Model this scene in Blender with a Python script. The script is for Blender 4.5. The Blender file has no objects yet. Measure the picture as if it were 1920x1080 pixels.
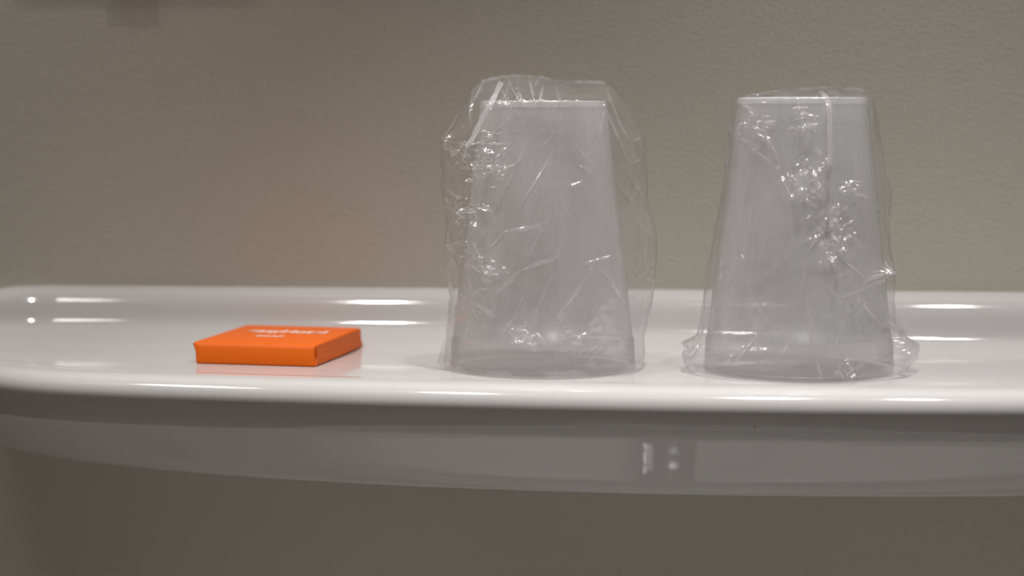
import bpy, bmesh, math, random
import numpy as np
from mathutils import Vector, Matrix

SC = bpy.context.scene
COL = SC.collection
R = math.radians

# ------------------------------------------------------------------ camera, light, exposure
PSI = R(4.4)                       # the camera looks a little to the left of square-on to the wall
AXIS = Vector((-math.sin(PSI), math.cos(PSI), 0))
cam_d = bpy.data.cameras.new('camera')
cam = bpy.data.objects.new('camera', cam_d)
COL.objects.link(cam)
cam.location = (0.0618, -0.8026, 0.0946)
cam.rotation_euler = (R(90 - 5.158), 0, PSI)
cam_d.sensor_width = 36.0
cam_d.lens = 36.0 * 3600 / 1920
cam_d.clip_start = 0.01
cam_d.clip_end = 20
cam_d.dof.use_dof = True
cam_d.dof.focus_distance = 0.700
cam_d.dof.aperture_fstop = 5.6
SC.camera = cam

world = bpy.data.worlds.new('world')
SC.world = world
world.use_nodes = True
world.node_tree.nodes['Background'].inputs[0].default_value = (1.0, 0.93, 0.86, 1)
world.node_tree.nodes['Background'].inputs[1].default_value = 0.0

SC.view_settings.view_transform = 'Standard'
SC.view_settings.look = 'None'
SC.view_settings.gamma = 1.0
SC.view_settings.use_curve_mapping = False
SC.view_settings.exposure = 0.13
SC.cycles.max_bounces = 20
SC.cycles.transparent_max_bounces = 24
SC.cycles.diffuse_bounces = 10
SC.cycles.transmission_bounces = 12
SC.cycles.glossy_bounces = 6
SC.cycles.sample_clamp_indirect = 6.0

CEIL = 0.95
LAMPS = [  # x, y, power, colour
    (-0.195, -0.265, 0.60, (1.0, 0.955, 0.92), 47, 0.045),
    (0.150, -0.265, 0.78, (0.99, 0.975, 0.96), 47, 0.045),
    (-0.540, -0.27, 0.75, (1.0, 0.97, 0.95), 100, 0.20),
    (0.320, -0.265, 0.36, (1.0, 0.98, 0.96), 60, 0.030),
]
for (lx, ly, pw, lc, sp, sz) in LAMPS:
    ld = bpy.data.lights.new('downlight_bulb', 'AREA')
    ld.shape = 'DISK'
    ld.size = sz
    ld.energy = pw
    ld.color = lc
    ld.spread = R(sp)
    lo = bpy.data.objects.new('downlight_bulb', ld)
    lo.location = (lx, ly, CEIL - 0.006)
    COL.objects.link(lo)

# ------------------------------------------------------------------ helpers
def put(name, me, mat=None, parent=None, smooth=True):
    o = bpy.data.objects.new(name, me)
    COL.objects.link(o)
    if mat is not None:
        me.materials.append(mat)
    if smooth and len(me.polygons):
        me.polygons.foreach_set('use_smooth', np.ones(len(me.polygons), dtype=bool))
    if parent is not None:
        o.parent = parent
    return o


def np_mesh(name, verts, quads):
    me = bpy.data.meshes.new(name)
    verts = np.ascontiguousarray(verts, dtype=np.float32)
    quads = np.ascontiguousarray(quads, dtype=np.int32)
    me.vertices.add(len(verts))
    me.vertices.foreach_set('co', verts.ravel())
    me.loops.add(quads.size)
    me.loops.foreach_set('vertex_index', quads.ravel())
    me.polygons.add(len(quads))
    me.polygons.foreach_set('loop_start', np.arange(0, quads.size, 4, dtype=np.int32))
    me.update(calc_edges=True)
    me.validate()
    return me


def grid_quads(n, m, wrap=False):
    """n rows of m points; wrap joins the last column to the first"""
    i = np.arange(n - 1)[:, None]
    j = np.arange(m if wrap else m - 1)[None, :]
    jn = (j + 1) % m
    a = i * m + j
    b = i * m + jn
    c = (i + 1) * m + jn
    d = (i + 1) * m + j
    return np.stack([a, b, c, d], -1).reshape(-1, 4)


def lathe(name, prof, n=160):
    """closed loop of (r, z) points turned about z"""
    prof = np.array(prof)
    th = np.linspace(0, 2 * math.pi, n, endpoint=False)
    V = np.stack([prof[:, 0:1] * np.cos(th), prof[:, 0:1] * np.sin(th), prof[:, 1:2] + 0 * th], -1)
    return np_mesh(name, V.reshape(-1, 3), grid_quads(len(prof), n, True))


def box_mesh(name, x0, x1, y0, y1, z0, z1, bev=0.0):
    bm = bmesh.new()
    bmesh.ops.create_cube(bm, size=1)
    for v in bm.verts:
        v.co = Vector(((x0 + x1) / 2 + v.co.x * (x1 - x0), (y0 + y1) / 2 + v.co.y * (y1 - y0), (z0 + z1) / 2 + v.co.z * (z1 - z0)))
    if bev:
        bmesh.ops.bevel(bm, geom=bm.edges[:], offset=bev, segments=3, affect='EDGES', profile=0.5)
    bmesh.ops.recalc_face_normals(bm, faces=bm.faces)
    me = bpy.data.meshes.new(name)
    bm.to_mesh(me)
    bm.free()
    return me


def empty(name, loc, rz=0.0, label=None, cat=None, group=None):
    o = bpy.data.objects.new(name, None)
    COL.objects.link(o)
    o.location = loc
    o.rotation_euler = (0, 0, rz)
    o.empty_display_size = 0.02
    if label:
        o['label'] = label
        o['category'] = cat
    if group:
        o['group'] = group
    return o


# ------------------------------------------------------------------ materials
def new_mat(name):
    m = bpy.data.materials.new(name)
    m.use_nodes = True
    nt = m.node_tree
    nt.nodes.clear()
    out = nt.nodes.new('ShaderNodeOutputMaterial')
    return m, nt, out


def N(nt, kind, **kw):
    n = nt.nodes.new(kind)
    for k, v in kw.items():
        if k.startswith('i_'):
            n.inputs[k[2:].replace('_', ' ')].default_value = v
        else:
            setattr(n, k, v)
    return n


def principled(name, col, rough, spec=0.5, coat=0.0, coat_rough=0.03):
    m, nt, out = new_mat(name)
    p = N(nt, 'ShaderNodeBsdfPrincipled')
    p.inputs['Base Color'].default_value = (*col, 1)
    p.inputs['Roughness'].default_value = rough
    p.inputs['Specular IOR Level'].default_value = spec
    p.inputs['Coat Weight'].default_value = coat
    p.inputs['Coat Roughness'].default_value = coat_rough
    nt.links.new(p.outputs[0], out.inputs[0])
    return m, nt, p


def schlick(nt, f0, gain=1.0):
    """mirror share that grows toward grazing, the same from either side of a thin sheet"""
    lw = N(nt, 'ShaderNodeLayerWeight', i_Blend=0.5)
    pw = N(nt, 'ShaderNodeMath', operation='POWER')
    pw.inputs[1].default_value = 5.0
    nt.links.new(lw.outputs['Facing'], pw.inputs[0])
    ma = N(nt, 'ShaderNodeMath', operation='MULTIPLY_ADD', use_clamp=True)
    ma.inputs[1].default_value = (1 - f0) * gain
    ma.inputs[2].default_value = f0 * gain
    nt.links.new(pw.outputs[0], ma.inputs[0])
    return ma


def wall_material():
    """matt stone-coloured laminate with a fine pebbled (leather) grain"""
    m, nt, p = principled('pebbled_laminate', (0.595, 0.56, 0.485), 0.55, 0.35)
    tc = N(nt, 'ShaderNodeTexCoord')
    mp = N(nt, 'ShaderNodeMapping')
    mp.inputs['Scale'].default_value = (1, 1, 1.25)
    nt.links.new(tc.outputs['Object'], mp.inputs[0])
    nz = N(nt, 'ShaderNodeTexNoise', i_Scale=720.0, i_Detail=2.0, i_Roughness=0.5)
    vo = N(nt, 'ShaderNodeTexVoronoi', feature='SMOOTH_F1', i_Scale=620.0, i_Smoothness=0.6)
    nt.links.new(mp.outputs[0], nz.inputs['Vector'])
    nt.links.new(mp.outputs[0], vo.inputs['Vector'])
    ad = N(nt, 'ShaderNodeMath', operation='ADD')
    nt.links.new(nz.outputs[0], ad.inputs[0])
    nt.links.new(vo.outputs['Distance'], ad.inputs[1])
    bp = N(nt, 'ShaderNodeBump', i_Strength=0.26, i_Distance=0.0005)
    nt.links.new(ad.outputs[0], bp.inputs['Height'])
    nt.links.new(bp.outputs[0], p.inputs['Normal'])
    return m


def ceramic_material():
    m, nt, p = principled('white_glazed_ceramic', (0.56, 0.542, 0.535), 0.065, 0.5)
    tc = N(nt, 'ShaderNodeTexCoord')
    # a slight orange-peel in the glaze and a few dark kiln specks
    nz = N(nt, 'ShaderNodeTexNoise', i_Scale=60.0, i_Detail=1.0)
    nt.links.new(tc.outputs['Object'], nz.inputs['Vector'])
    bp = N(nt, 'ShaderNodeBump', i_Strength=0.05, i_Distance=0.0005)
    nt.links.new(nz.outputs[0], bp.inputs['Height'])
    nt.links.new(bp.outputs[0], p.inputs['Normal'])
    vo = N(nt, 'ShaderNodeTexVoronoi', feature='F1', i_Scale=26.0)
    nt.links.new(tc.outputs['Object'], vo.inputs['Vector'])
    rp = N(nt, 'ShaderNodeValToRGB')
    rp.color_ramp.elements[0].position = 0.008
    rp.color_ramp.elements[0].color = (0.30, 0.27, 0.25, 1)
    rp.color_ramp.elements[1].position = 0.014
    rp.color_ramp.elements[1].color = (0.56, 0.542, 0.535, 1)
    nt.links.new(vo.outputs['Distance'], rp.inputs[0])
    nt.links.new(rp.outputs[0], p.inputs['Base Color'])
    return m


def cup_material(name, clear, streak=True):
    """frosted polypropylene: scatters most of what comes through, a little passes straight"""
    m, nt, out = new_mat(name)
    tr = N(nt, 'ShaderNodeBsdfTransparent')
    tr.inputs[0].default_value = (0.97, 0.97, 0.97, 1)
    tl = N(nt, 'ShaderNodeBsdfTranslucent')
    df = N(nt, 'ShaderNodeBsdfDiffuse')
    for s in (tl, df):
        s.inputs[0].default_value = (0.995, 0.99, 0.99, 1)
    mx = N(nt, 'ShaderNodeMixShader', i_Fac=0.45)
    nt.links.new(tl.outputs[0], mx.inputs[1])
    nt.links.new(df.outputs[0], mx.inputs[2])
    body = N(nt, 'ShaderNodeMixShader', i_Fac=clear)
    nt.links.new(mx.outputs[0], body.inputs[1])
    nt.links.new(tr.outputs[0], body.inputs[2])
    if streak:
        # streaks up the cup wall, strengthened to stand in for vertical shading bands
        tc = N(nt, 'ShaderNodeTexCoord')
        mp = N(nt, 'ShaderNodeMapping')
        mp.inputs['Scale'].default_value = (1, 1, 0.02)
        nt.links.new(tc.outputs['Object'], mp.inputs[0])
        nz = N(nt, 'ShaderNodeTexNoise', i_Scale=110.0, i_Detail=4.0)
        nt.links.new(mp.outputs[0], nz.inputs['Vector'])
        mr = N(nt, 'ShaderNodeMapRange')
        mr.inputs['From Min'].default_value = 0.3
        mr.inputs['From Max'].default_value = 0.7
        mr.inputs['To Min'].default_value = clear - 0.12
        mr.inputs['To Max'].default_value = clear + 0.12
        nt.links.new(nz.outputs[0], mr.inputs[0])
        nt.links.new(mr.outputs[0], body.inputs[0])
    gl = N(nt, 'ShaderNodeBsdfGlossy')
    gl.inputs['Roughness'].default_value = 0.27
    fr = schlick(nt, 0.04, 1.0)
    fin = N(nt, 'ShaderNodeMixShader')
    nt.links.new(fr.outputs[0], fin.inputs[0])
    nt.links.new(body.outputs[0], fin.inputs[1])
    nt.links.new(gl.outputs[0], fin.inputs[2])
    nt.links.new(fin.outputs[0], out.inputs[0])
    return m


def film_material(name, haze, rough=0.13, gain=1.0):
    """clear wrapping film, thinner than can be seen: passes light unbent, mirrors some off both faces"""
    m, nt, out = new_mat(name)
    tr = N(nt, 'ShaderNodeBsdfTransparent')
    tr.inputs[0].default_value = (0.995, 0.995, 1.0, 1)
    tl = N(nt, 'ShaderNodeBsdfTranslucent')
    df = N(nt, 'ShaderNodeBsdfDiffuse')
    tl.inputs[0].default_value = df.inputs[0].default_value = (0.9, 0.88, 0.9, 1)
    hz = N(nt, 'ShaderNodeMixShader', i_Fac=0.5)
    nt.links.new(tl.outputs[0], hz.inputs[1])
    nt.links.new(df.outputs[0], hz.inputs[2])
    b = N(nt, 'ShaderNodeMixShader', i_Fac=haze)
    nt.links.new(tr.outputs[0], b.inputs[1])
    nt.links.new(hz.outputs[0], b.inputs[2])
    # creases whiten: stress haze plus white standing in for light they catch
    at = N(nt, 'ShaderNodeAttribute', attribute_name='crease')
    am = N(nt, 'ShaderNodeMath', operation='MULTIPLY_ADD', use_clamp=True)
    am.inputs[1].default_value = 0.5
    am.inputs[2].default_value = haze
    nt.links.new(at.outputs['Fac'], am.inputs[0])
    nt.links.new(am.outputs[0], b.inputs[0])
    gl = N(nt, 'ShaderNodeBsdfGlossy')
    gl.inputs['Roughness'].default_value = rough
    mu = schlick(nt, 0.09, gain)
    fin = N(nt, 'ShaderNodeMixShader')
    nt.links.new(mu.outputs[0], fin.inputs[0])
    nt.links.new(b.outputs[0], fin.inputs[1])
    nt.links.new(gl.outputs[0], fin.inputs[2])
    nt.links.new(fin.outputs[0], out.inputs[0])
    return m


def paper_material():
    m, nt, p = principled('orange_coated_paper', (0.78, 0.140, 0.010), 0.5, 0.15)
    tc = N(nt, 'ShaderNodeTexCoord')
    nz = N(nt, 'ShaderNodeTexNoise', i_Scale=140.0, i_Detail=3.0)
    nt.links.new(tc.outputs['Object'], nz.inputs['Vector'])
    bp = N(nt, 'ShaderNodeBump', i_Strength=0.12, i_Distance=0.0006)
    nt.links.new(nz.outputs[0], bp.inputs['Height'])
    nt.links.new(bp.outputs[0], p.inputs['Normal'])
    return m


M_WALL = wall_material()
M_CERAMIC = ceramic_material()
M_CUP = cup_material('frosted_plastic', 0.46)
M_RIM = cup_material('clearer_plastic', 0.90, False)
M_BASE = cup_material('frosted_plastic_base', 0.62, False)
M_FILM = film_material('clear_film', 0.08)
M_SEAL = film_material('sealed_film', 0.72, 0.2, 0.8)
M_CHROME = principled('polished_chrome', (0.80, 0.80, 0.82), 0.03)[0]
M_CHROME.node_tree.nodes['Principled BSDF'].inputs['Metallic'].default_value = 1.0
M_TOPSEAL = film_material('welded_film', 0.30, 0.16, 1.0)
M_BASIN = principled('bright_white_ceramic', (0.58, 0.57, 0.56), 0.06)[0]
M_PAPER = paper_material()
M_INK = principled('white_ink', (0.88, 0.84, 0.80), 0.5)[0]
M_PAINT = principled('white_ceiling_paint', (0.62, 0.59, 0.55), 0.8)[0]
M_DARKWALL = principled('far_wall_paint', (0.62, 0.60, 0.57), 0.7)[0]
M_FLOOR = principled('grey_vinyl_floor', (0.62, 0.60, 0.58), 0.5)[0]
M_CLEAR, nt_, out_ = new_mat('clear_mirror_edge')
t_ = N(nt_, 'ShaderNodeBsdfTransparent')
p_ = N(nt_, 'ShaderNodeBsdfPrincipled')
p_.inputs['Base Color'].default_value = (0.5, 0.5, 0.48, 1)
p_.inputs['Roughness'].default_value = 0.2
m_ = N(nt_, 'ShaderNodeMixShader', i_Fac=0.16)  # see-through mix added so the unseen rail casts only a partial shadow
nt_.links.new(t_.outputs[0], m_.inputs[1])
nt_.links.new(p_.outputs[0], m_.inputs[2])
nt_.links.new(m_.outputs[0], out_.inputs[0])

# ------------------------------------------------------------------ the room
X0, X1, Y0, FLOOR = -0.62, 0.95, -1.55, -1.02


def struct(name, me, mat, smooth=False):
    o = put(name, me, mat, None, smooth)
    o['kind'] = 'structure'
    return o


struct('wall_back', box_mesh('wall_back', X0, X1, 0.0, 0.04, FLOOR, CEIL), M_WALL)
struct('wall_left', box_mesh('wall_left', X0 - 0.04, X0, Y0, 0.04, FLOOR, CEIL), M_WALL)
struct('wall_right', box_mesh('wall_right', X1, X1 + 0.04, Y0, 0.04, FLOOR, CEIL), M_WALL)
struct('wall_front', box_mesh('wall_front', X0 - 0.04, X1 + 0.04, Y0 - 0.04, Y0, FLOOR, CEIL), M_DARKWALL)
struct('floor', box_mesh('floor', X0 - 0.04, X1 + 0.04, Y0 - 0.04, 0.04, FLOOR - 0.04, FLOOR), M_FLOOR)
struct('ceiling', box_mesh('ceiling', X0 - 0.04, X1 + 0.04, Y0 - 0.04, 0.04, CEIL, CEIL + 0.04), M_PAINT)
# the bottom rail of the mirror above the shelf, just over the frame: its shadow edge shows along the top
struct('trim_1', box_mesh('trim_1', -0.211, -0.109, -0.0040, 0.0, 0.1512, 0.157, 0.0004), M_CLEAR)
struct('trim_2', box_mesh('trim_2', -0.1720, -0.1500, -0.0056, 0.0, 0.1478, 0.1535, 0.0006), M_CLEAR)

# ------------------------------------------------------------------ the ceramic shelf
NS = 420
ph = np.linspace(0.0, math.pi, NS)
def outline(W, A, n, xc=0.088):
    c, s = np.cos(ph), np.sin(ph)
    x = xc - W * np.sign(c) * np.abs(c) ** (2 / n)
    y = A * np.abs(s) ** (2 / n)
    return np.stack([x, y], -1)
# even spacing along x in the middle, dense at the ends
def by_length(p, n):
    L = np.r_[0, np.cumsum(np.hypot(*np.diff(p, axis=0).T))]
    t = np.linspace(0, L[-1], n)
    return np.stack([np.interp(t, L, p[:, 0]), np.interp(t, L, p[:, 1])], -1)
def densify(p, k):
    p = np.array(p, float)
    tq = np.linspace(0, len(p) - 1, (len(p) - 1) * k + 1)
    out = []                                     # Catmull-Rom
    for q in tq:
        i = min(int(q), len(p) - 2); f = q - i
        p0, p1, p2, p3 = p[max(i - 1, 0)], p[i], p[i + 1], p[min(i + 2, len(p) - 1)]
        out.append(0.5 * ((2 * p1) + (-p0 + p2) * f + (2 * p0 - 5 * p1 + 4 * p2 - p3) * f * f + (-p0 + 3 * p1 - 3 * p2 + p3) * f ** 3))
    return np.array(out)
half_o = [(-215.5, 0), (-219, 5), (-225, 12), (-230, 20), (-233, 32), (-229.5, 50), (-220, 68), (-206, 88), (-187, 105), (-164, 117.5), (-136, 125), (-97, 131.5), (-40, 138.5), (18, 143.2), (65, 145.5)]
full_o = half_o + [(100, 146.0)] + [(200 - x, y) for x, y in half_o[::-1]]
top_o = by_length(densify(full_o, 24) / 1000, NS)
bot_o = by_length(outline(0.310, 0.1215, 2.05), NS)
# outward normals of the outline in plan (y measured away from the wall)
tg = np.gradient(top_o, axis=0)
nrm = np.stack([-tg[:, 1], tg[:, 0]], -1)
nrm /= np.linalg.norm(nrm, axis=1, keepdims=True) + 1e-12
nrm = np.where(nrm[:, 1:2] < 0, -nrm, nrm)
nrm[0] = (-1, 0); nrm[-1] = (1, 0)

def upstand(d, x):
    """height of the raised back of the tray at distance d from the wall; its face is shorter to the left"""
    lip = [(0, 20.6), (0.8, 21.6), (2.2, 22.1), (4, 21.9), (7, 21.0), (10, 19.4), (12.4, 17.3), (14.2, 14.9)]
    left = np.array(lip + [(15.3, 12.7), (16.1, 10.9), (17.2, 9.2), (19.2, 7.2), (22.5, 4.9), (26.5, 2.8), (31.5, 1.2), (37, 0.35), (43, 0.0), (400, 0.0)]) / 1000
    right = np.array(lip + [(15.4, 12.4), (16.3, 9.6), (17.1, 6.9), (18.3, 4.6), (20.3, 2.8), (23.3, 1.4), (27.5, 0.5), (33, 0.1), (38, 0.0), (400, 0.0)]) / 1000
    ks = np.linspace(-0.0012, 0.0012, 7)
    zl = np.mean([np.interp(np.abs(d + k), left[:, 0], left[:, 1]) for k in ks], axis=0)
    zr = np.mean([np.interp(np.abs(d + k), right[:, 0], right[:, 1]) for k in ks], axis=0)
    w = np.clip((x + 0.02) / 0.2, 0, 1)
    return zl * (1 - w) + zr * w

def tray_z(x, y):
    """y = distance from the wall"""
    g = np.ones_like(x)
    l = np.clip((-0.210 - x) / 0.036, 0, 1)
    r = np.clip((x - 0.410) / 0.036, 0, 1)
    g = 1 - np.maximum(l, r) ** 2
    de = np.minimum(x + 0.250, 0.450 - x)
    db = y
    Rr = 0.060
    a = np.clip(Rr - db, 0, None)
    b = np.clip(Rr - de, 0, None)
    d = Rr - np.hypot(a, b)
    d = np.where((a > 0) & (b > 0), np.clip(d, 0, None), np.minimum(db, np.where(b > 0, 0.4, 0.4)))
    z = upstand(d, x) * g
    # the end of the tray sweeps up in a shallow cove that dies away to the front
    end = 0.010 * np.clip(1 - (de - 0.010) / 0.062, 0, 1) ** 2 * np.clip(1 - (y - 0.02) / 0.085, 0, 1) ** 1.5
    return (np.maximum(z, 0) ** 3 + end ** 3) ** (1 / 3)

rows = []
sc_ = np.clip(top_o[:, 1] / 0.05, 0.05, 1)[:, None]
inner = top_o - nrm * 0.020 * sc_            # front end of the flat tray
NB = 150
tt = np.linspace(0, 1, NB)
# denser near the wall, where the upstand curves
tt = tt ** 1.5
for t in tt:
    X = top_o[:, 0] * 0.985 + 0.015 * 0.088
    x = X * (1 - t) + inner[:, 0] * t
    y = 0.0 * (1 - t) + inner[:, 1] * t
    rows.append(np.stack([x, -y, tray_z(x, y)], -1))
# bead: d = distance inside the front-most line, z
bead = [(20, 0), (18.4, 0.03), (17.0, 0.15), (15.2, 0.3), (12.6, 0.33), (9.4, 0.18), (6.8, -0.15), (4.8, -0.65), (3.2, -1.4), (1.95, -2.4), (1.0, -3.5), (0.35, -4.8), (0.03, -6.2),
        (0.1, -7.8), (0.55, -10.0), (1.2, -12.5), (1.9, -15.0), (2.7, -17.2), (3.0, -17.8)]
endz = tray_z(inner[:, 0], inner[:, 1])
for (d, z) in densify(bead, 3)[1:]:
    q = top_o - nrm * (d / 1000) * sc_
    rows.append(np.stack([q[:, 0], -q[:, 1], z / 1000 + endz * (d / 20)], -1))
last = top_o - nrm * 0.0030 * sc_
# lower apron: swings in and down to the bottom outline
apron = [(0, -17.8), (0.045, -18.8), (0.125, -20.8), (0.24, -23.8), (0.37, -27.2), (0.51, -31.0), (0.66, -34.8), (0.80, -37.9), (0.91, -39.9), (1.0, -41.0), (1.14, -41.9), (1.35, -42.3), (2.0, -42.4)]
for (f, z) in densify(apron, 3)[1:]:
    q = last + (bot_o - last) * min(f, 1.0)
    if f > 1:
        q = bot_o.copy(); q[:, 1] *= max(0.0, 1 - (f - 1))
        q[:, 0] = 0.088 + (q[:, 0] - 0.088) * (1 - 0.02 * (f - 1))
    rows.append(np.stack([q[:, 0], -q[:, 1], np.full(NS, z / 1000)], -1))
V = np.stack(rows)
V[:, :, 1] = np.minimum(V[:, :, 1], -0.0002)
shelf_me = np_mesh('bathroom_shelf', V.reshape(-1, 3), grid_quads(V.shape[0], V.shape[1]))
shelf = put('bathroom_shelf', shelf_me, M_CERAMIC)
shelf['label'] = 'long white glazed ceramic shelf with raised back lip and rounded front edge'
shelf['category'] = 'shelf'

# ------------------------------------------------------------------ the washbasin under the shelf, below the frame
BW, BD = 0.285, 0.215
basin_prof = [(1.0, -0.26), (1.0, -0.252), (0.985, -0.247), (0.955, -0.246), (0.93, -0.250), (0.90, -0.265), (0.84, -0.31), (0.70, -0.345), (0.40, -0.362), (0.07, -0.366),
              (0.07, -0.385), (0.42, -0.380), (0.74, -0.362), (0.90, -0.325), (0.96, -0.29), (1.0, -0.26)]
bth = np.linspace(0, 2 * math.pi, 160, endpoint=False)
bp_ = densify(basin_prof, 3)
BV = np.stack([0.088 + BW * bp_[:, 0:1] * np.sign(np.cos(bth)) * np.abs(np.cos(bth)) ** 0.8,
               -0.222 + BD * bp_[:, 0:1] * np.sign(np.sin(bth)) * np.abs(np.sin(bth)) ** 0.8,
               bp_[:, 1:2] + 0 * bth], -1)
basin = put('washbasin', np_mesh('washbasin', BV.reshape(-1, 3), grid_quads(len(bp_), 160, True)), M_BASIN)
basin['label'] = 'white oval ceramic washbasin hung on the wall below the shelf'
basin['category'] = 'washbasin'
tap = empty('mixer_tap', (0.060, -0.066, -0.248), 0, 'chrome mixer tap standing on the back of the washbasin below the shelf', 'tap')
put('tap_body', lathe('tap_body', [(0.0005, 0.0), (0.027, 0.0), (0.027, 0.006), (0.024, 0.010), (0.023, 0.060), (0.024, 0.066), (0.022, 0.080), (0.012, 0.088), (0.0005, 0.090)], 48), M_CHROME, tap)
def bar_mesh(name, pts):
    """square-section bar with rounded edges along points (y, z, half width, half height)"""
    rr_ = []
    aa = np.linspace(0, 2 * math.pi, 24, endpoint=False)
    for (y, z, hw, hh) in pts:
        rr_.append(np.stack([hw * np.sign(np.cos(aa)) * np.abs(np.cos(aa)) ** 0.6, y + 0 * aa, z + hh * np.sign(np.sin(aa)) * np.abs(np.sin(aa)) ** 0.6], -1))
    A_ = np.array(rr_)
    return np_mesh(name, A_.reshape(-1, 3), grid_quads(len(pts), 24, True))
put('spout', bar_mesh('spout', [(0.0, 0.052, 0.001, 0.001), (0.0, 0.052, 0.017, 0.012), (-0.06, 0.055, 0.016, 0.010), (-0.135, 0.050, 0.015, 0.009), (-0.165, 0.044, 0.014, 0.008), (-0.167, 0.044, 0.001, 0.001)]), M_CHROME, tap)
put('lever', bar_mesh('lever', [(0.012, 0.092, 0.001, 0.001), (0.012, 0.092, 0.015, 0.006), (-0.05, 0.099, 0.012, 0.004), (-0.135, 0.112, 0.009, 0.003), (-0.137, 0.112, 0.001, 0.001)]), M_CHROME, tap)

# ------------------------------------------------------------------ the wrapped soap
soap = empty('wrapped_soap', (-0.0876, -0.0592, 0.0002), R(-6.3), 'flat orange paper-wrapped soap bar with white lettering, left of the cups', 'soap')
soap.rotation_euler = (R(0.45), R(0.0), R(-8.2))
SW, SD, SH = 0.0496, 0.0610, 0.0083
def rounded_slab(nx, ny, nz):
    """box with rounded upper edges, sides that lean in toward the foot and a faint pillow on top"""
    bm = bmesh.new()
    bmesh.ops.create_cube(bm, size=1)
    bmesh.ops.subdivide_edges(bm, edges=bm.edges[:], cuts=11, use_grid_fill=True)
    rt, rb = 0.0013, 0.0006
    for v in bm.verts:
        u = Vector(v.co) * 2
        p = Vector((u.x * SW / 2, u.y * SD / 2, u.z * SH / 2))
        # concentrate loops at the edges
        for k, h in ((0, SW / 2), (1, SD / 2), (2, SH / 2)):
            a = abs(p[k]) / h
            p[k] = math.copysign(h * (1 - max(0.0, 1 - a) ** 1.9), p[k])
        rr = rt if p.z > 0 else rb
        q = Vector((max(-SW / 2 + rr, min(SW / 2 - rr, p.x)), max(-SD / 2 + rr, min(SD / 2 - rr, p.y)), max(-SH / 2 + rr, min(SH / 2 - rr, p.z))))
        d = p - q
        if d.length > 1e-9:
            p = q + d.normalized() * rr
        zf = p.z / SH + 0.5
        lean = 0.0026 * (1 - zf) + 0.0005 * math.sin(zf * math.pi) if p.x < 0 else 0.0004 * math.sin(zf * math.pi) - 0.0003 * (1 - zf)
        p.x -= math.copysign(1, p.x) * lean * min(1, abs(p.x) / (SW / 2)) ** 6
        p.y -= math.copysign(1, p.y) * (0.0026 * zf - 0.0010 - 0.0004 * math.sin(zf * math.pi)) * min(1, abs(p.y) / (SD / 2)) ** 6
        if zf > 0.9:
            p.z += 0.00025 * math.cos(p.x / SW * math.pi) * math.cos(p.y / SD * math.pi) - 0.00025
            p.z += 0.00012 * math.sin(p.x * 520 + 1.0) * math.exp(-((p.y + SD / 2) / 0.004) ** 2)
        p.z += SH / 2
        v.co = p
    bmesh.ops.recalc_face_normals(bm, faces=bm.faces)
    me = bpy.data.meshes.new('wrapper')
    bm.to_mesh(me)
    bm.free()
    return me
put('wrapper', rounded_slab(12, 12, 12), M_PAPER, soap)
# the folded end: one flap of paper on each short side, its slanting edge standing a little proud
def flap_mesh(side):
    bm = bmesh.new()
    h = SH
    th = 0.00055
    pts = []
    y0, y1 = -SD / 2 + 0.0006, SD / 2 - 0.0006
    outline = [(y0 + 0.0013, 0.90), (y0 + 0.0017, 0.52), (y0 + 0.0019, 0.38), (y0 - 0.0002, 0.05), (y1 + 0.0002, 0.05), (y1 - 0.0019, 0.40), (y1 - 0.0013, 0.90)]
    def xs(zf, off):
        lean = 0.0026 * (1 - zf) + 0.0005 * math.sin(zf * math.pi) if side < 0 else 0.0004 * math.sin(zf * math.pi) - 0.0003 * (1 - zf)
        return side * (SW / 2 - lean + off)
    ins = [bm.verts.new((xs(zf, -0.0003), y, zf * h)) for (y, zf) in outline]
    outs = [bm.verts.new((xs(zf, th if 0.1 < zf < 0.8 else 0.0002), y, zf * h)) for (y, zf) in outline]
    n = len(outline)
    # fan of strips so the flap keeps the hollow of the side
    mid_o = [bm.verts.new((xs(zf, th), 0, zf * h)) for zf in (0.90, 0.46, 0.04)]
    bm.faces.new((outs[0], outs[1], mid_o[1], mid_o[0]))
    bm.faces.new((outs[1], outs[2], mid_o[1]))
    bm.faces.new((outs[2], outs[3], mid_o[2], mid_o[1]))
    bm.faces.new((mid_o[2], outs[4], outs[5], mid_o[1]))
    bm.faces.new((mid_o[1], outs[5], outs[6], mid_o[0]))
    for i in range(n):
        j = (i + 1) % n
        if (i, j) in ((3, 4), (6, 0)):
            continue
        bm.faces.new((ins[i], ins[j], outs[j], outs[i]))
    bmesh.ops.recalc_face_normals(bm, faces=bm.faces)
    me = bpy.data.meshes.new('end_flap')
    bm.to_mesh(me)
    bm.free()
    return me
for s in (1, -1):
    put('end_flap', flap_mesh(s), M_PAPER, soap, smooth=False)

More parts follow.
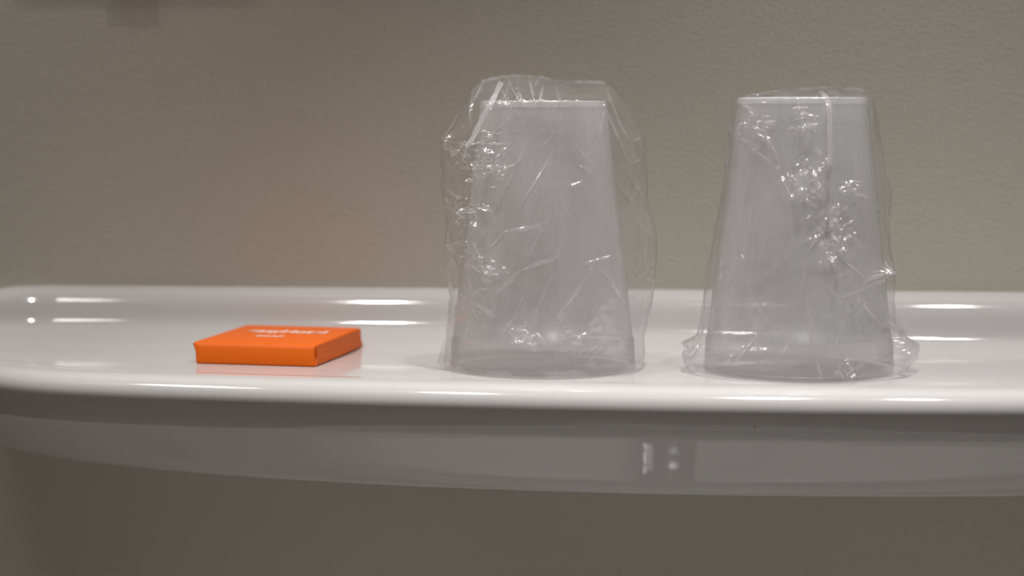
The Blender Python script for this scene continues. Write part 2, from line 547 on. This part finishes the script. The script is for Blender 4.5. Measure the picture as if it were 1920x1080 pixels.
def text_mesh(body, width, depth_scale, weight):
    cu = bpy.data.curves.new('lettering', 'FONT')
    cu.body = body
    cu.size = 1.0
    cu.align_x = 'CENTER'
    cu.offset = weight
    cu.extrude = 0.004
    to = bpy.data.objects.new('lettering', cu)
    COL.objects.link(to)
    bpy.context.view_layer.update()
    me = bpy.data.meshes.new_from_object(to.evaluated_get(bpy.context.evaluated_depsgraph_get()))
    bpy.data.objects.remove(to)
    co = np.empty(len(me.vertices) * 3, np.float32)
    me.vertices.foreach_get('co', co)
    co = co.reshape(-1, 3)
    w = co[:, 0].max() - co[:, 0].min()
    k = width / w
    co[:, 0] = (co[:, 0] - (co[:, 0].max() + co[:, 0].min()) / 2) * k
    co[:, 1] *= k * depth_scale
    co[:, 2] *= 0.01
    me.vertices.foreach_set('co', co.ravel())
    me.update()
    me.name = 'lettering'
    return me
t1 = put('lettering', text_mesh('easyHotel', 0.0325, 1.15, 0.030), M_INK, soap, False)
t1.location = (0.0010, 0.0045, SH + 0.00003)
t2 = put('lettering', text_mesh('SOAP', 0.0112, 1.15, 0.015), M_INK, soap, False)
t2.location = (-0.0010, -0.0095, SH + 0.00003)

# ------------------------------------------------------------------ the cups
CUP_H = 99.2
def cup_r(z):
    """outer radius (mm) of the upturned cup at height z (mm)"""
    return np.interp(z, [0, 0.9, 1.6, 10.2, 11.3, 12.0, 96.8, 98.6, CUP_H, CUP_H + 0.01], [35.1, 35.1, 34.7, 34.4, 33.9, 33.7, 24.0, 23.75, 23.3, 0])

T = 0.45
BODY = [(33.7, 12.0), (31.3, 33.0), (28.6, 55.8), (24.15, 95.2), (24.05, 96.3), (24.1, 96.6), (24.05, 97.1), (23.9, 97.3), (23.75, 98.6), (23.3, CUP_H), (22.7, CUP_H), (22.4, 98.6), (22.55, 96.5), (23.4, 89.2), (23.6, 88.2),
        (24.3, 87.0), (28.1, 55.8), (30.8, 33.0), (33.2, 12.0), (33.7, 12.0)]
RIM = [(33.7, 12.0), (33.9, 11.3), (34.2, 10.7), (34.4, 10.2), (34.7, 1.6), (35.0, 1.2), (35.1, 0.7), (35.0, 0.2), (34.6, 0.0), (34.2, 0.3), (34.2, 1.6), (33.9, 10.0), (33.7, 10.4), (33.4, 11.0), (33.2, 12.0)]
DISC = [(23.4, 89.0), (20.5, 88.9), (19.5, 88.2), (0.02, 88.0), (0.02, 87.6), (19.7, 87.8), (20.8, 88.4), (23.4, 88.5), (23.4, 89.0)]
RING = [(19.0, 89.2), (18.6, 88.6), (18.0, 88.4), (17.4, 88.6), (17.0, 89.2)]

def mm(p):
    return [(r / 1000, z / 1000) for r, z in p]

cup_meshes = {n: lathe(n, mm(p)) for n, p in (('body', BODY), ('rim', RIM), ('base_disc', DISC))}


def make_cup(parent, lift):
    b = put('cup', cup_meshes['body'], None, parent)
    if not b.data.materials: b.data.materials.append(M_CUP)
    b.location.z = lift
    r = put('rim', cup_meshes['rim'], None, b)
    if not r.data.materials: r.data.materials.append(M_RIM)
    d = put('base_disc', cup_meshes['base_disc'], None, b)
    if not d.data.materials: d.data.materials.append(M_BASE)
    return b


# ------------------------------------------------------------------ the film bags (millimetres, about the cup's axis; x runs along the wall, -y towards the room)
L_LEFT = [[-22.6, 107.4], [-23.0, 106.5], [-25.5, 104.5], [-29.5, 98.6], [-34.5, 90.6], [-38.9, 84.5], [-38.7, 77.7], [-38.0, 68.8], [-36.0, 57.8], [-36.4, 49.8], [-36.5, 42.8], [-35.3, 33.8], [-34.7, 25.7], [-35.1, 17.7], [-36.2, 9.6], [-38.0, 2.5], [-37.0, -0.5]]
L_RIGHT = [[23.1, 106.8], [24.0, 106.3], [26.0, 104.5], [31.0, 98.6], [35.0, 91.6], [38.5, 85.7], [38.9, 75.8], [39.0, 67.8], [39.8, 57.8], [41.9, 49.8], [42.3, 41.8], [41.4, 33.8], [40.8, 28.8], [39.5, 19.7], [38.5, 9.6], [38.6, 2.5], [37.8, -0.5]]
L_CREASES = [[[-13.4, 106.5], [-8.6, 98.8]], [[-5.2, 106.9], [-3.5, 98.8]], [[-1.6, 106.5], [-3.5, 104.4]], [[-0.4, 104.1], [-2.3, 97.4]], [[5.8, 100.3], [4.7, 97.4]], [[3.0, 98.4], [3.6, 88.9]], [[-25.7, 103.1], [-26.3, 89.9]], [[-22.1, 106.9], [-25.9, 97.4]], [[3.2, 80.7], [-10.5, 58.0]], [[-5.8, 84.5], [-18.0, 59.0]], [[15.1, 70.8], [8.4, 68.5]], [[22.8, 102.9], [33.5, 79.2]], [[22.8, 97.1], [29.2, 78.1]], [[36.6, 86.1], [32.9, 84.5]], [[32.4, 76.5], [36.6, 78.1]], [[30.3, 72.4], [37.9, 60.7]], [[2.1, 58.8], [-7.1, 40.0], [-21.3, 26.7]], [[1.0, 55.9], [-14.3, 52.1], [-19.7, 45.9]], [[4.4, 43.4], [-7.1, 40.0]], [[6.0, 49.2], [3.3, 37.9], [-3.6, 22.4]], [[17.5, 42.3], [16.3, 37.9], [3.3, 19.5]], [[20.0, 38.8], [30.0, 26.3]], [[16.4, 28.6], [23.7, 12.0]], [[-7.1, 32.7], [-9.9, 22.8], [-14.9, 15.5]], [[-24.1, 26.7], [-17.0, 21.3]], [[-28.0, 40.0], [-20.7, 38.3], [-15.3, 35.0]], [[-29.1, 31.5], [-26.8, 27.5], [-24.7, 17.8]], [[-26.2, 49.8], [-22.4, 42.3], [-17.8, 37.9]], [[32.7, 58.2], [38.9, 49.2]], [[-37.2, 84.2], [-32.6, 80.4]], [[-32.6, 80.4], [-22.2, 72.7]], [[-22.2, 72.7], [-11.7, 84.2]], [[-36.5, 68.9], [-28.9, 62.2]], [[-24.1, 59.4], [-30.8, 51.7]], [[-15.5, 87.6], [-22.1, 85.7]]]
L_CRUMPLES = [[-24.4, 77.5, 8.4, 1.0], [-27.0, 60.3, 7.2, 0.9], [-34.9, 83.2, 4.0, 0.6], [-17.4, 74.6, 4.8, 0.7], [-19.3, 38.6, 4.4, 0.6], [-11.7, 103.1, 7.2, 0.5], [-6.9, 15.5, 5.2, 0.5], [9.5, 15.5, 4.4, 0.4], [-32.7, 45.9, 5.2, 0.6]]
L_SEAM = [[-15.5, 106.5], [-18.3, 100.3], [-22.1, 93.7], [-25.8, 86.1], [-29.6, 79.2]]
R_LEFT = [[-20.7, 101.2], [-22.3, 100.8], [-24.4, 99.1], [-25.3, 95.6], [-26.8, 81.9], [-29.3, 64.3], [-31.6, 50.5], [-34.4, 34.7], [-36.2, 18.8], [-37.5, 12.5], [-41.5, 10.9], [-42.2, 7.9], [-42.0, 0.9], [-39.0, -1.1]]
R_RIGHT = [[22.3, 103.2], [23.9, 102.6], [25.5, 101.0], [26.7, 96.5], [28.8, 85.8], [31.0, 76.0], [32.7, 66.2], [32.3, 54.4], [33.5, 42.6], [35.0, 37.7], [34.8, 26.8], [35.4, 16.8], [39.4, 12.5], [44.4, 9.9], [43.7, 4.9], [38.7, -0.7]]
R_CREASES = [[[-27.8, 94.6], [-25.1, 86.8], [-12.4, 75.3], [-6.6, 63.3]], [[-23.0, 99.3], [-16.3, 89.0], [-11.5, 76.8]], [[-21.9, 98.7], [-18.8, 94.0]], [[-21.5, 95.5], [-19.3, 89.9], [-14.6, 87.7]], [[-26.6, 48.8], [-21.5, 29.8], [-18.0, 8.5]], [[-2.9, 29.8], [0.6, 7.9], [2.7, 2.0]], [[12.2, 28.1], [7.0, 10.6]], [[-19.0, 16.1], [-27.6, 5.3]], [[-6.0, 16.7], [-12.5, 7.9]], [[13.8, 32.5], [26.5, 19.4]], [[9.9, 43.5], [19.1, 35.9], [27.7, 38.0]], [[-5.2, 99.3], [-3.2, 90.9]], [[-8.8, 89.0], [4.3, 91.4]], [[14.0, 70.3], [8.4, 67.4]], [[-32.6, 29.6], [-33.4, 14.4]], [[-29.9, 44.8], [-31.7, 29.6]], [[-23.8, 86.2], [-16.2, 81.5]], [[18.4, 29.6], [25.2, 22.0]]]
R_CRUMPLES = [[-1.1, 72.1, 8.4, 1.0], [8.6, 54.3, 9.2, 1.0], [7.7, 48.6, 6.0, 0.7], [14.0, 68.4, 4.4, 0.5], [27.3, 38.2, 4.0, 0.7], [-20.1, 89.9, 5.2, 0.6], [-41.9, 8.7, 5.2, 0.8], [33.9, 12.5, 5.2, 0.9], [13.1, 4.9, 5.2, 0.4], [-3.2, 91.8, 4.8, 0.5]]
R_SEAM = [[5.6, 103.0], [6.0, 91.8], [5.8, 78.7], [5.8, 65.6], [5.8, 55.2]]


def tri_wave(t):
    return np.abs((t % 1.0) * 2 - 1) * 2 - 1


def film_bag(left, right, depth, ztop, creases, crumples, lift, seed, topline, nt=920, nz=560, tug=1.0):
    rng = np.random.default_rng(seed)
    zt = np.linspace(0, 1, nz) ** 1.0
    Z = 0.25 + zt * (ztop - 0.25)
    l = np.array(sorted(left, key=lambda p: p[1])); r = np.array(sorted(right, key=lambda p: p[1]))
    def sm(z, p, c):
        return np.mean([np.interp(z + k, p[:, 1], p[:, 0]) for k in (-0.8, -0.4, 0, 0.4, 0.8)], axis=0)
    XL, XR = sm(Z, l, 0), sm(Z, r, 0)
    dp = np.array(depth)
    B = np.mean([np.interp(Z + k, dp[:, 0], dp[:, 1]) for k in (-0.6, 0, 0.6)], axis=0)
    # more columns on the side towards the room
    nb = int(nt * 0.3)
    th = np.r_[np.linspace(0, math.pi, nb, endpoint=False), np.linspace(math.pi, 2 * math.pi, nt - nb, endpoint=False)]
    c, s = np.cos(th)[None, :], np.sin(th)[None, :]
    mid, half = ((XL + XR) / 2)[:, None], ((XR - XL) / 2)[:, None]
    X = mid + half * c
    # a bag is two sheets joined at the sides: pinch the section a little there
    Y = B[:, None] * np.sign(s) * np.abs(s) ** 1.12
    Zg = np.repeat(Z[:, None], nt, 1)
    # outward direction in plan
    nx, ny = c / half, s / np.maximum(B[:, None], 2.0)
    q = np.hypot(nx, ny); nx, ny = nx / q, ny / q
    S = th[None, :] * 36.0 + 0 * Zg             # length round the bag
    D = np.zeros_like(X)
    K = np.zeros_like(X)                        # white put on creases, partly for the light they catch
    # broad slack folds
    wz = rng.uniform(0, 6, 6)
    wx = S + 3.0 * np.sin(Zg / 17 + wz[0]) + 2.0 * np.sin(S / 23 + wz[1])
    wy = Zg + 3.0 * np.sin(S / 19 + wz[2]) + 2.0 * np.sin(Zg / 13 + wz[3])
    for k in range(7):
        a = rng.uniform(-1.25, 1.25) + math.pi / 2 * 0
        lam = rng.uniform(16, 46)
        D += 0.34 * tug * (lam / 30) * tri_wave((wx * math.cos(a) + wy * math.sin(a)) / lam + rng.uniform())
    # crumpled patches: sharp small facets
    F = np.zeros_like(X)
    for k in range(11):
        a = rng.uniform(0, math.pi)
        lam = rng.uniform(2.6, 8.5)
        ph_ = 0.9 * np.sin(S / rng.uniform(3, 8) + rng.uniform(0, 6)) + 0.9 * np.sin(Zg / rng.uniform(3, 8) + rng.uniform(0, 6))
        F += 0.21 * lam / 3 * tri_wave((S * math.cos(a) + Zg * math.sin(a) + ph_) / lam + rng.uniform())
    Wt = np.full_like(X, 0.06)
    front = (s < 0.25) + 0 * Zg > 0.5
    for (cx, cz, cr, amp) in crumples:
        w = amp * np.exp(-(((X - cx) / cr) ** 2 + ((Zg - cz) / cr) ** 2) * 1.2)
        Wt = np.maximum(Wt, np.where(front, w, 0))
    for k in range(9):
        ss, cz, cr = rng.uniform(0.1, math.pi - 0.1) * 36, rng.uniform(8, ztop - 12), rng.uniform(4, 9)
        Wt = np.maximum(Wt, rng.uniform(0.3, 0.8) * np.exp(-(((S - ss) / cr) ** 2 + ((Zg - cz) / cr) ** 2)))
    D += F * Wt * 1.5
    K += 0.10 * np.clip(Wt - 0.15, 0, 1) * (0.5 + 0.5 * np.sin(S * 2.1 + 2 * np.sin(Zg * 1.7)))
    # single creases
    def ridge(U, W, p, q_, amp, wid, mask=None, white=0.0):
        d = np.array([q_[0] - p[0], q_[1] - p[1]], float); L = np.hypot(*d)
        if L < 0.5: return
        d /= L
        a = (U - p[0]) * d[0] + (W - p[1]) * d[1]
        b = np.abs(-(U - p[0]) * d[1] + (W - p[1]) * d[0])
        sel = (a > -1) & (a < L + 1) & (b < wid * 2)
        if mask is not None: sel &= mask
        t = np.clip(a[sel] / L, 0, 1)
        if white:
            K[sel] = np.maximum(K[sel], white * np.sin(math.pi * np.clip(t * 0.9 + 0.05, 0, 1)) * np.exp(-(b[sel] / 0.42) ** 2))
        D[sel] += amp * (np.sin(math.pi * np.clip(t * 0.92 + 0.04, 0, 1)) ** 0.5) * np.maximum(0, 1 - np.sqrt((b[sel] / wid) ** 2 + 0.012)) ** 1.3
    fm = (s < 0.0) + 0 * Zg > 0.5
    for ln in creases:
        for p, q_ in zip(ln[:-1], ln[1:]):
            ridge(X, Zg, p, q_, 0.65, 0.95, fm, rng.uniform(0.5, 1.0))
    for k in range(150):
        u0, z0 = rng.uniform(0, 226), rng.uniform(2, ztop - 2)
        a = rng.choice([rng.normal(1.1, 0.35), rng.normal(2.0, 0.35), rng.uniform(0, math.pi)])
        L = rng.uniform(4, 24)
        ridge(S, Zg, (u0 - math.cos(a) * L / 2, z0 - math.sin(a) * L / 2), (u0 + math.cos(a) * L / 2, z0 + math.sin(a) * L / 2), rng.uniform(0.15, 0.7), rng.uniform(0.5, 1.1), None, max(0, rng.uniform(-0.3, 0.45)))
    # short nicks inside the crumpled patches, many whitened like glints
    for (cx, cz, cr, amp) in crumples:
        for k in range(int(18 * amp) + 4):
            x0, z0 = cx + rng.normal(0, cr * 0.5), cz + rng.normal(0, cr * 0.5)
            a = rng.uniform(0, math.pi); L = rng.uniform(1.0, 5.0)
            ridge(X, Zg, (x0 - math.cos(a) * L / 2, z0 - math.sin(a) * L / 2), (x0 + math.cos(a) * L / 2, z0 + math.sin(a) * L / 2), rng.uniform(0.5, 1.2), rng.uniform(0.5, 1.0), fm, max(0, rng.uniform(-0.2, 0.8)))
    edge = np.clip(np.minimum((ztop - Zg) / 2.5, (Zg) / 3.0), 0.1, 1)
    D *= edge
    X = X + nx * D; Y = Y + ny * D
    # wherever the film would cut into the cup it lies on the cup instead
    rc = cup_r(np.clip(Zg - lift, 0, None)) + 0.22 + 0.35 * np.clip(D, 0, 1)
    rc = np.where(Zg - lift > CUP_H + 0.2, 0, rc)
    rad = np.hypot(X, Y) + 1e-9
    k = np.maximum(1, rc / rad)
    X, Y = X * k, Y * k
    tl = np.array(topline)
    Zo = Zg + np.interp(X, tl[:, 0], tl[:, 1]) * np.clip((Zg - ztop + 6) / 6, 0, 1) ** 1.5
    P = np.stack([X, Y, Zo], -1)
    return P, K


def front_point(P, x, z):
    nz, nt = P.shape[:2]
    i = int(np.argmin(np.abs(P[:, 0, 2] - z)))
    row = P[i, int(nt * 0.3):]
    j = int(np.argmin(np.abs(row[:, 0] - x)))
    return row[j]


def ribbon(P, path, width, crimp):
    """a heat-sealed strip lying on the front of the bag"""
    path = np.array(path)
    seg = np.r_[0, np.cumsum(np.hypot(*np.diff(path, axis=0).T))]
    n = int(seg[-1] / 0.35)
    t = np.linspace(0, seg[-1], n)
    x, z = np.interp(t, seg, path[:, 0]), np.interp(t, seg, path[:, 1])
    dx, dz = np.gradient(x), np.gradient(z)
    L = np.hypot(dx, dz); dx, dz = dx / L, dz / L
    rows = []
    for k, w in enumerate(np.linspace(-1, 1, 7)):
        pts = []
        for i in range(n):
            wv = w * width / 2 * (1 + 0.12 * math.sin(i * 0.37))
            p = front_point(P, x[i] - dz[i] * wv, z[i] + dx[i] * wv).copy()
            p[0] = x[i] - dz[i] * wv; p[2] = z[i] + dx[i] * wv
            p[1] -= 0.55 + crimp * (0.5 + 0.5 * math.sin(i * 1.9 + k * 0.7)) + 0.12 * (1 - w * w)
            pts.append(p)
        rows.append(pts)
    A = np.array(rows)
    ys = A[:, :, 1].copy()
    for it in range(60):                                  # keep it from copying every nick of the film below
        ys[:, 1:-1] = (ys[:, :-2] + 2 * ys[:, 1:-1] + ys[:, 2:]) / 4
    ys -= 0.25
    A[:, :, 1] = ys
    return A


def wrap_cup(name, base, label, lift, left, right, depth, ztop, creases, crumples, seam, seed, tug, topline, flaps):
    t = empty(name, base, PSI, label, 'cup')
    make_cup(t, lift / 1000)
    P, K = film_bag(left, right, depth, ztop, creases, crumples, lift, seed, topline, tug=tug)
    w = put('wrapper', np_mesh('wrapper', P.reshape(-1, 3) / 1000, grid_quads(P.shape[0], P.shape[1], True)), M_FILM, t)
    at = w.data.attributes.new('crease', 'FLOAT', 'POINT')
    at.data.foreach_set('value', K.ravel().astype(np.float32))
    A = ribbon(P, seam, 1.9, 0.16)
    put('seam', np_mesh('seam', A.reshape(-1, 3) / 1000, grid_quads(A.shape[0], A.shape[1])), M_SEAL, w)
    # crimped seal along the top of the bag: both sheets welded together
    nt = P.shape[1]
    i0 = P.shape[0] - 5
    top = P[-1]
    half = top[int(nt * 0.3):]
    xs = half[:, 0]; zs = half[:, 2]
    n = 260
    xx = np.linspace(xs.min(), xs.max(), n)
    o = np.argsort(xs)
    zz = np.interp(xx, xs[o], zs[o])
    rows = []
    for k, h in enumerate((-0.7, -0.3, 0.1, 0.45)):
        yy = 0.12 * np.sin(np.arange(n) * 0.21 + k * 0.9) * np.sin(np.arange(n) * 0.067) + 0.8 * np.sin(xx / 6 + seed) * (h + 0.5) / 2
        rows.append(np.stack([xx, yy, zz + h * (1 + 0.25 * np.sin(xx * 0.9) * np.sin(xx * 2.3 + 1))], -1))
    A = np.array(rows)
    put('top_seal', np_mesh('top_seal', A.reshape(-1, 3) / 1000, grid_quads(4, n)), M_TOPSEAL, w)
    for fl in flaps:
        # loose gathered corner of film by the foot: a pleated fan
        (x0, z0), (x1, z1), (x2, z2), y0 = fl
        nu, nv = 46, 30
        u, v = np.meshgrid(np.linspace(0, 1, nu), np.linspace(0, 1, nv))
        ax = x0 * (1 - v) + x2 * v; az = z0 * (1 - v) + z2 * v
        X = ax * (1 - u) + (x1 * (1 - v) + x2 * v) * u
        Zz = az * (1 - u) + (z1 * (1 - v) + z2 * v) * u
        Y = y0 + 0.8 * tri_wave(u * 4.3 + v * 0.6) * (0.2 + v * (1 - v) * 3) + 0.3 * np.sin(v * 9 + u * 3)
        A = np.stack([X, Y, np.maximum(Zz, 0.2)], -1)
        put('corner_flap', np_mesh('corner_flap', A.reshape(-1, 3) / 1000, grid_quads(nv, nu)), M_FILM, w)
    return t


L_DEPTH = [(0, 37.0), (14, 36.2), (40, 34.0), (60, 31.5), (85, 27.0), (99.5, 25.2), (102, 21.5), (105, 12.5), (107.2, 1.0), (108, 0.3)]
R_DEPTH = [(0, 38.5), (5, 37.4), (14, 35.6), (40, 33.2), (60, 30.0), (85, 27.4), (100.7, 24.6), (101.8, 21.0), (103, 9.0), (103.8, 0.5)]

wrap_cup('wrapped_cup', (0.0183, -0.0858, 0.0002), 'upturned frosted plastic cup in loose baggy clear film standing beside the orange soap', 0.3,
         L_LEFT, L_RIGHT, L_DEPTH, 107.3, L_CREASES, L_CRUMPLES, L_SEAM, 11, 1.0, [(-22, -0.1), (-15, 1.5), (-7, 2.0), (0, 1.0), (4.5, -0.1), (9.5, -0.7), (13.5, -0.5), (23, -0.8)],
         [((-36.5, 13.0), (-37.5, 1.0), (-39.6, 2.0), -8.0)])
wrap_cup('wrapped_cup', (0.1135, -0.0891, 0.0002), 'upturned frosted plastic cup in tight clear film with splayed foot corners and vertical seam', 1.5,
         R_LEFT, R_RIGHT, R_DEPTH, 103.5, R_CREASES, R_CRUMPLES, R_SEAM, 29, 0.55, [(-20, -2.2), (-11, -0.7), (1, 0.3), (11, 1.1), (14.5, -0.2), (17, 0.6), (20, 0.3), (26, -0.8)],
         [((-36.5, 14.0), (-37.5, 0.6), (-42.5, 6.0), -6.0), ((36.0, 20.0), (38.0, 0.6), (44.0, 8.0), -4.0)])
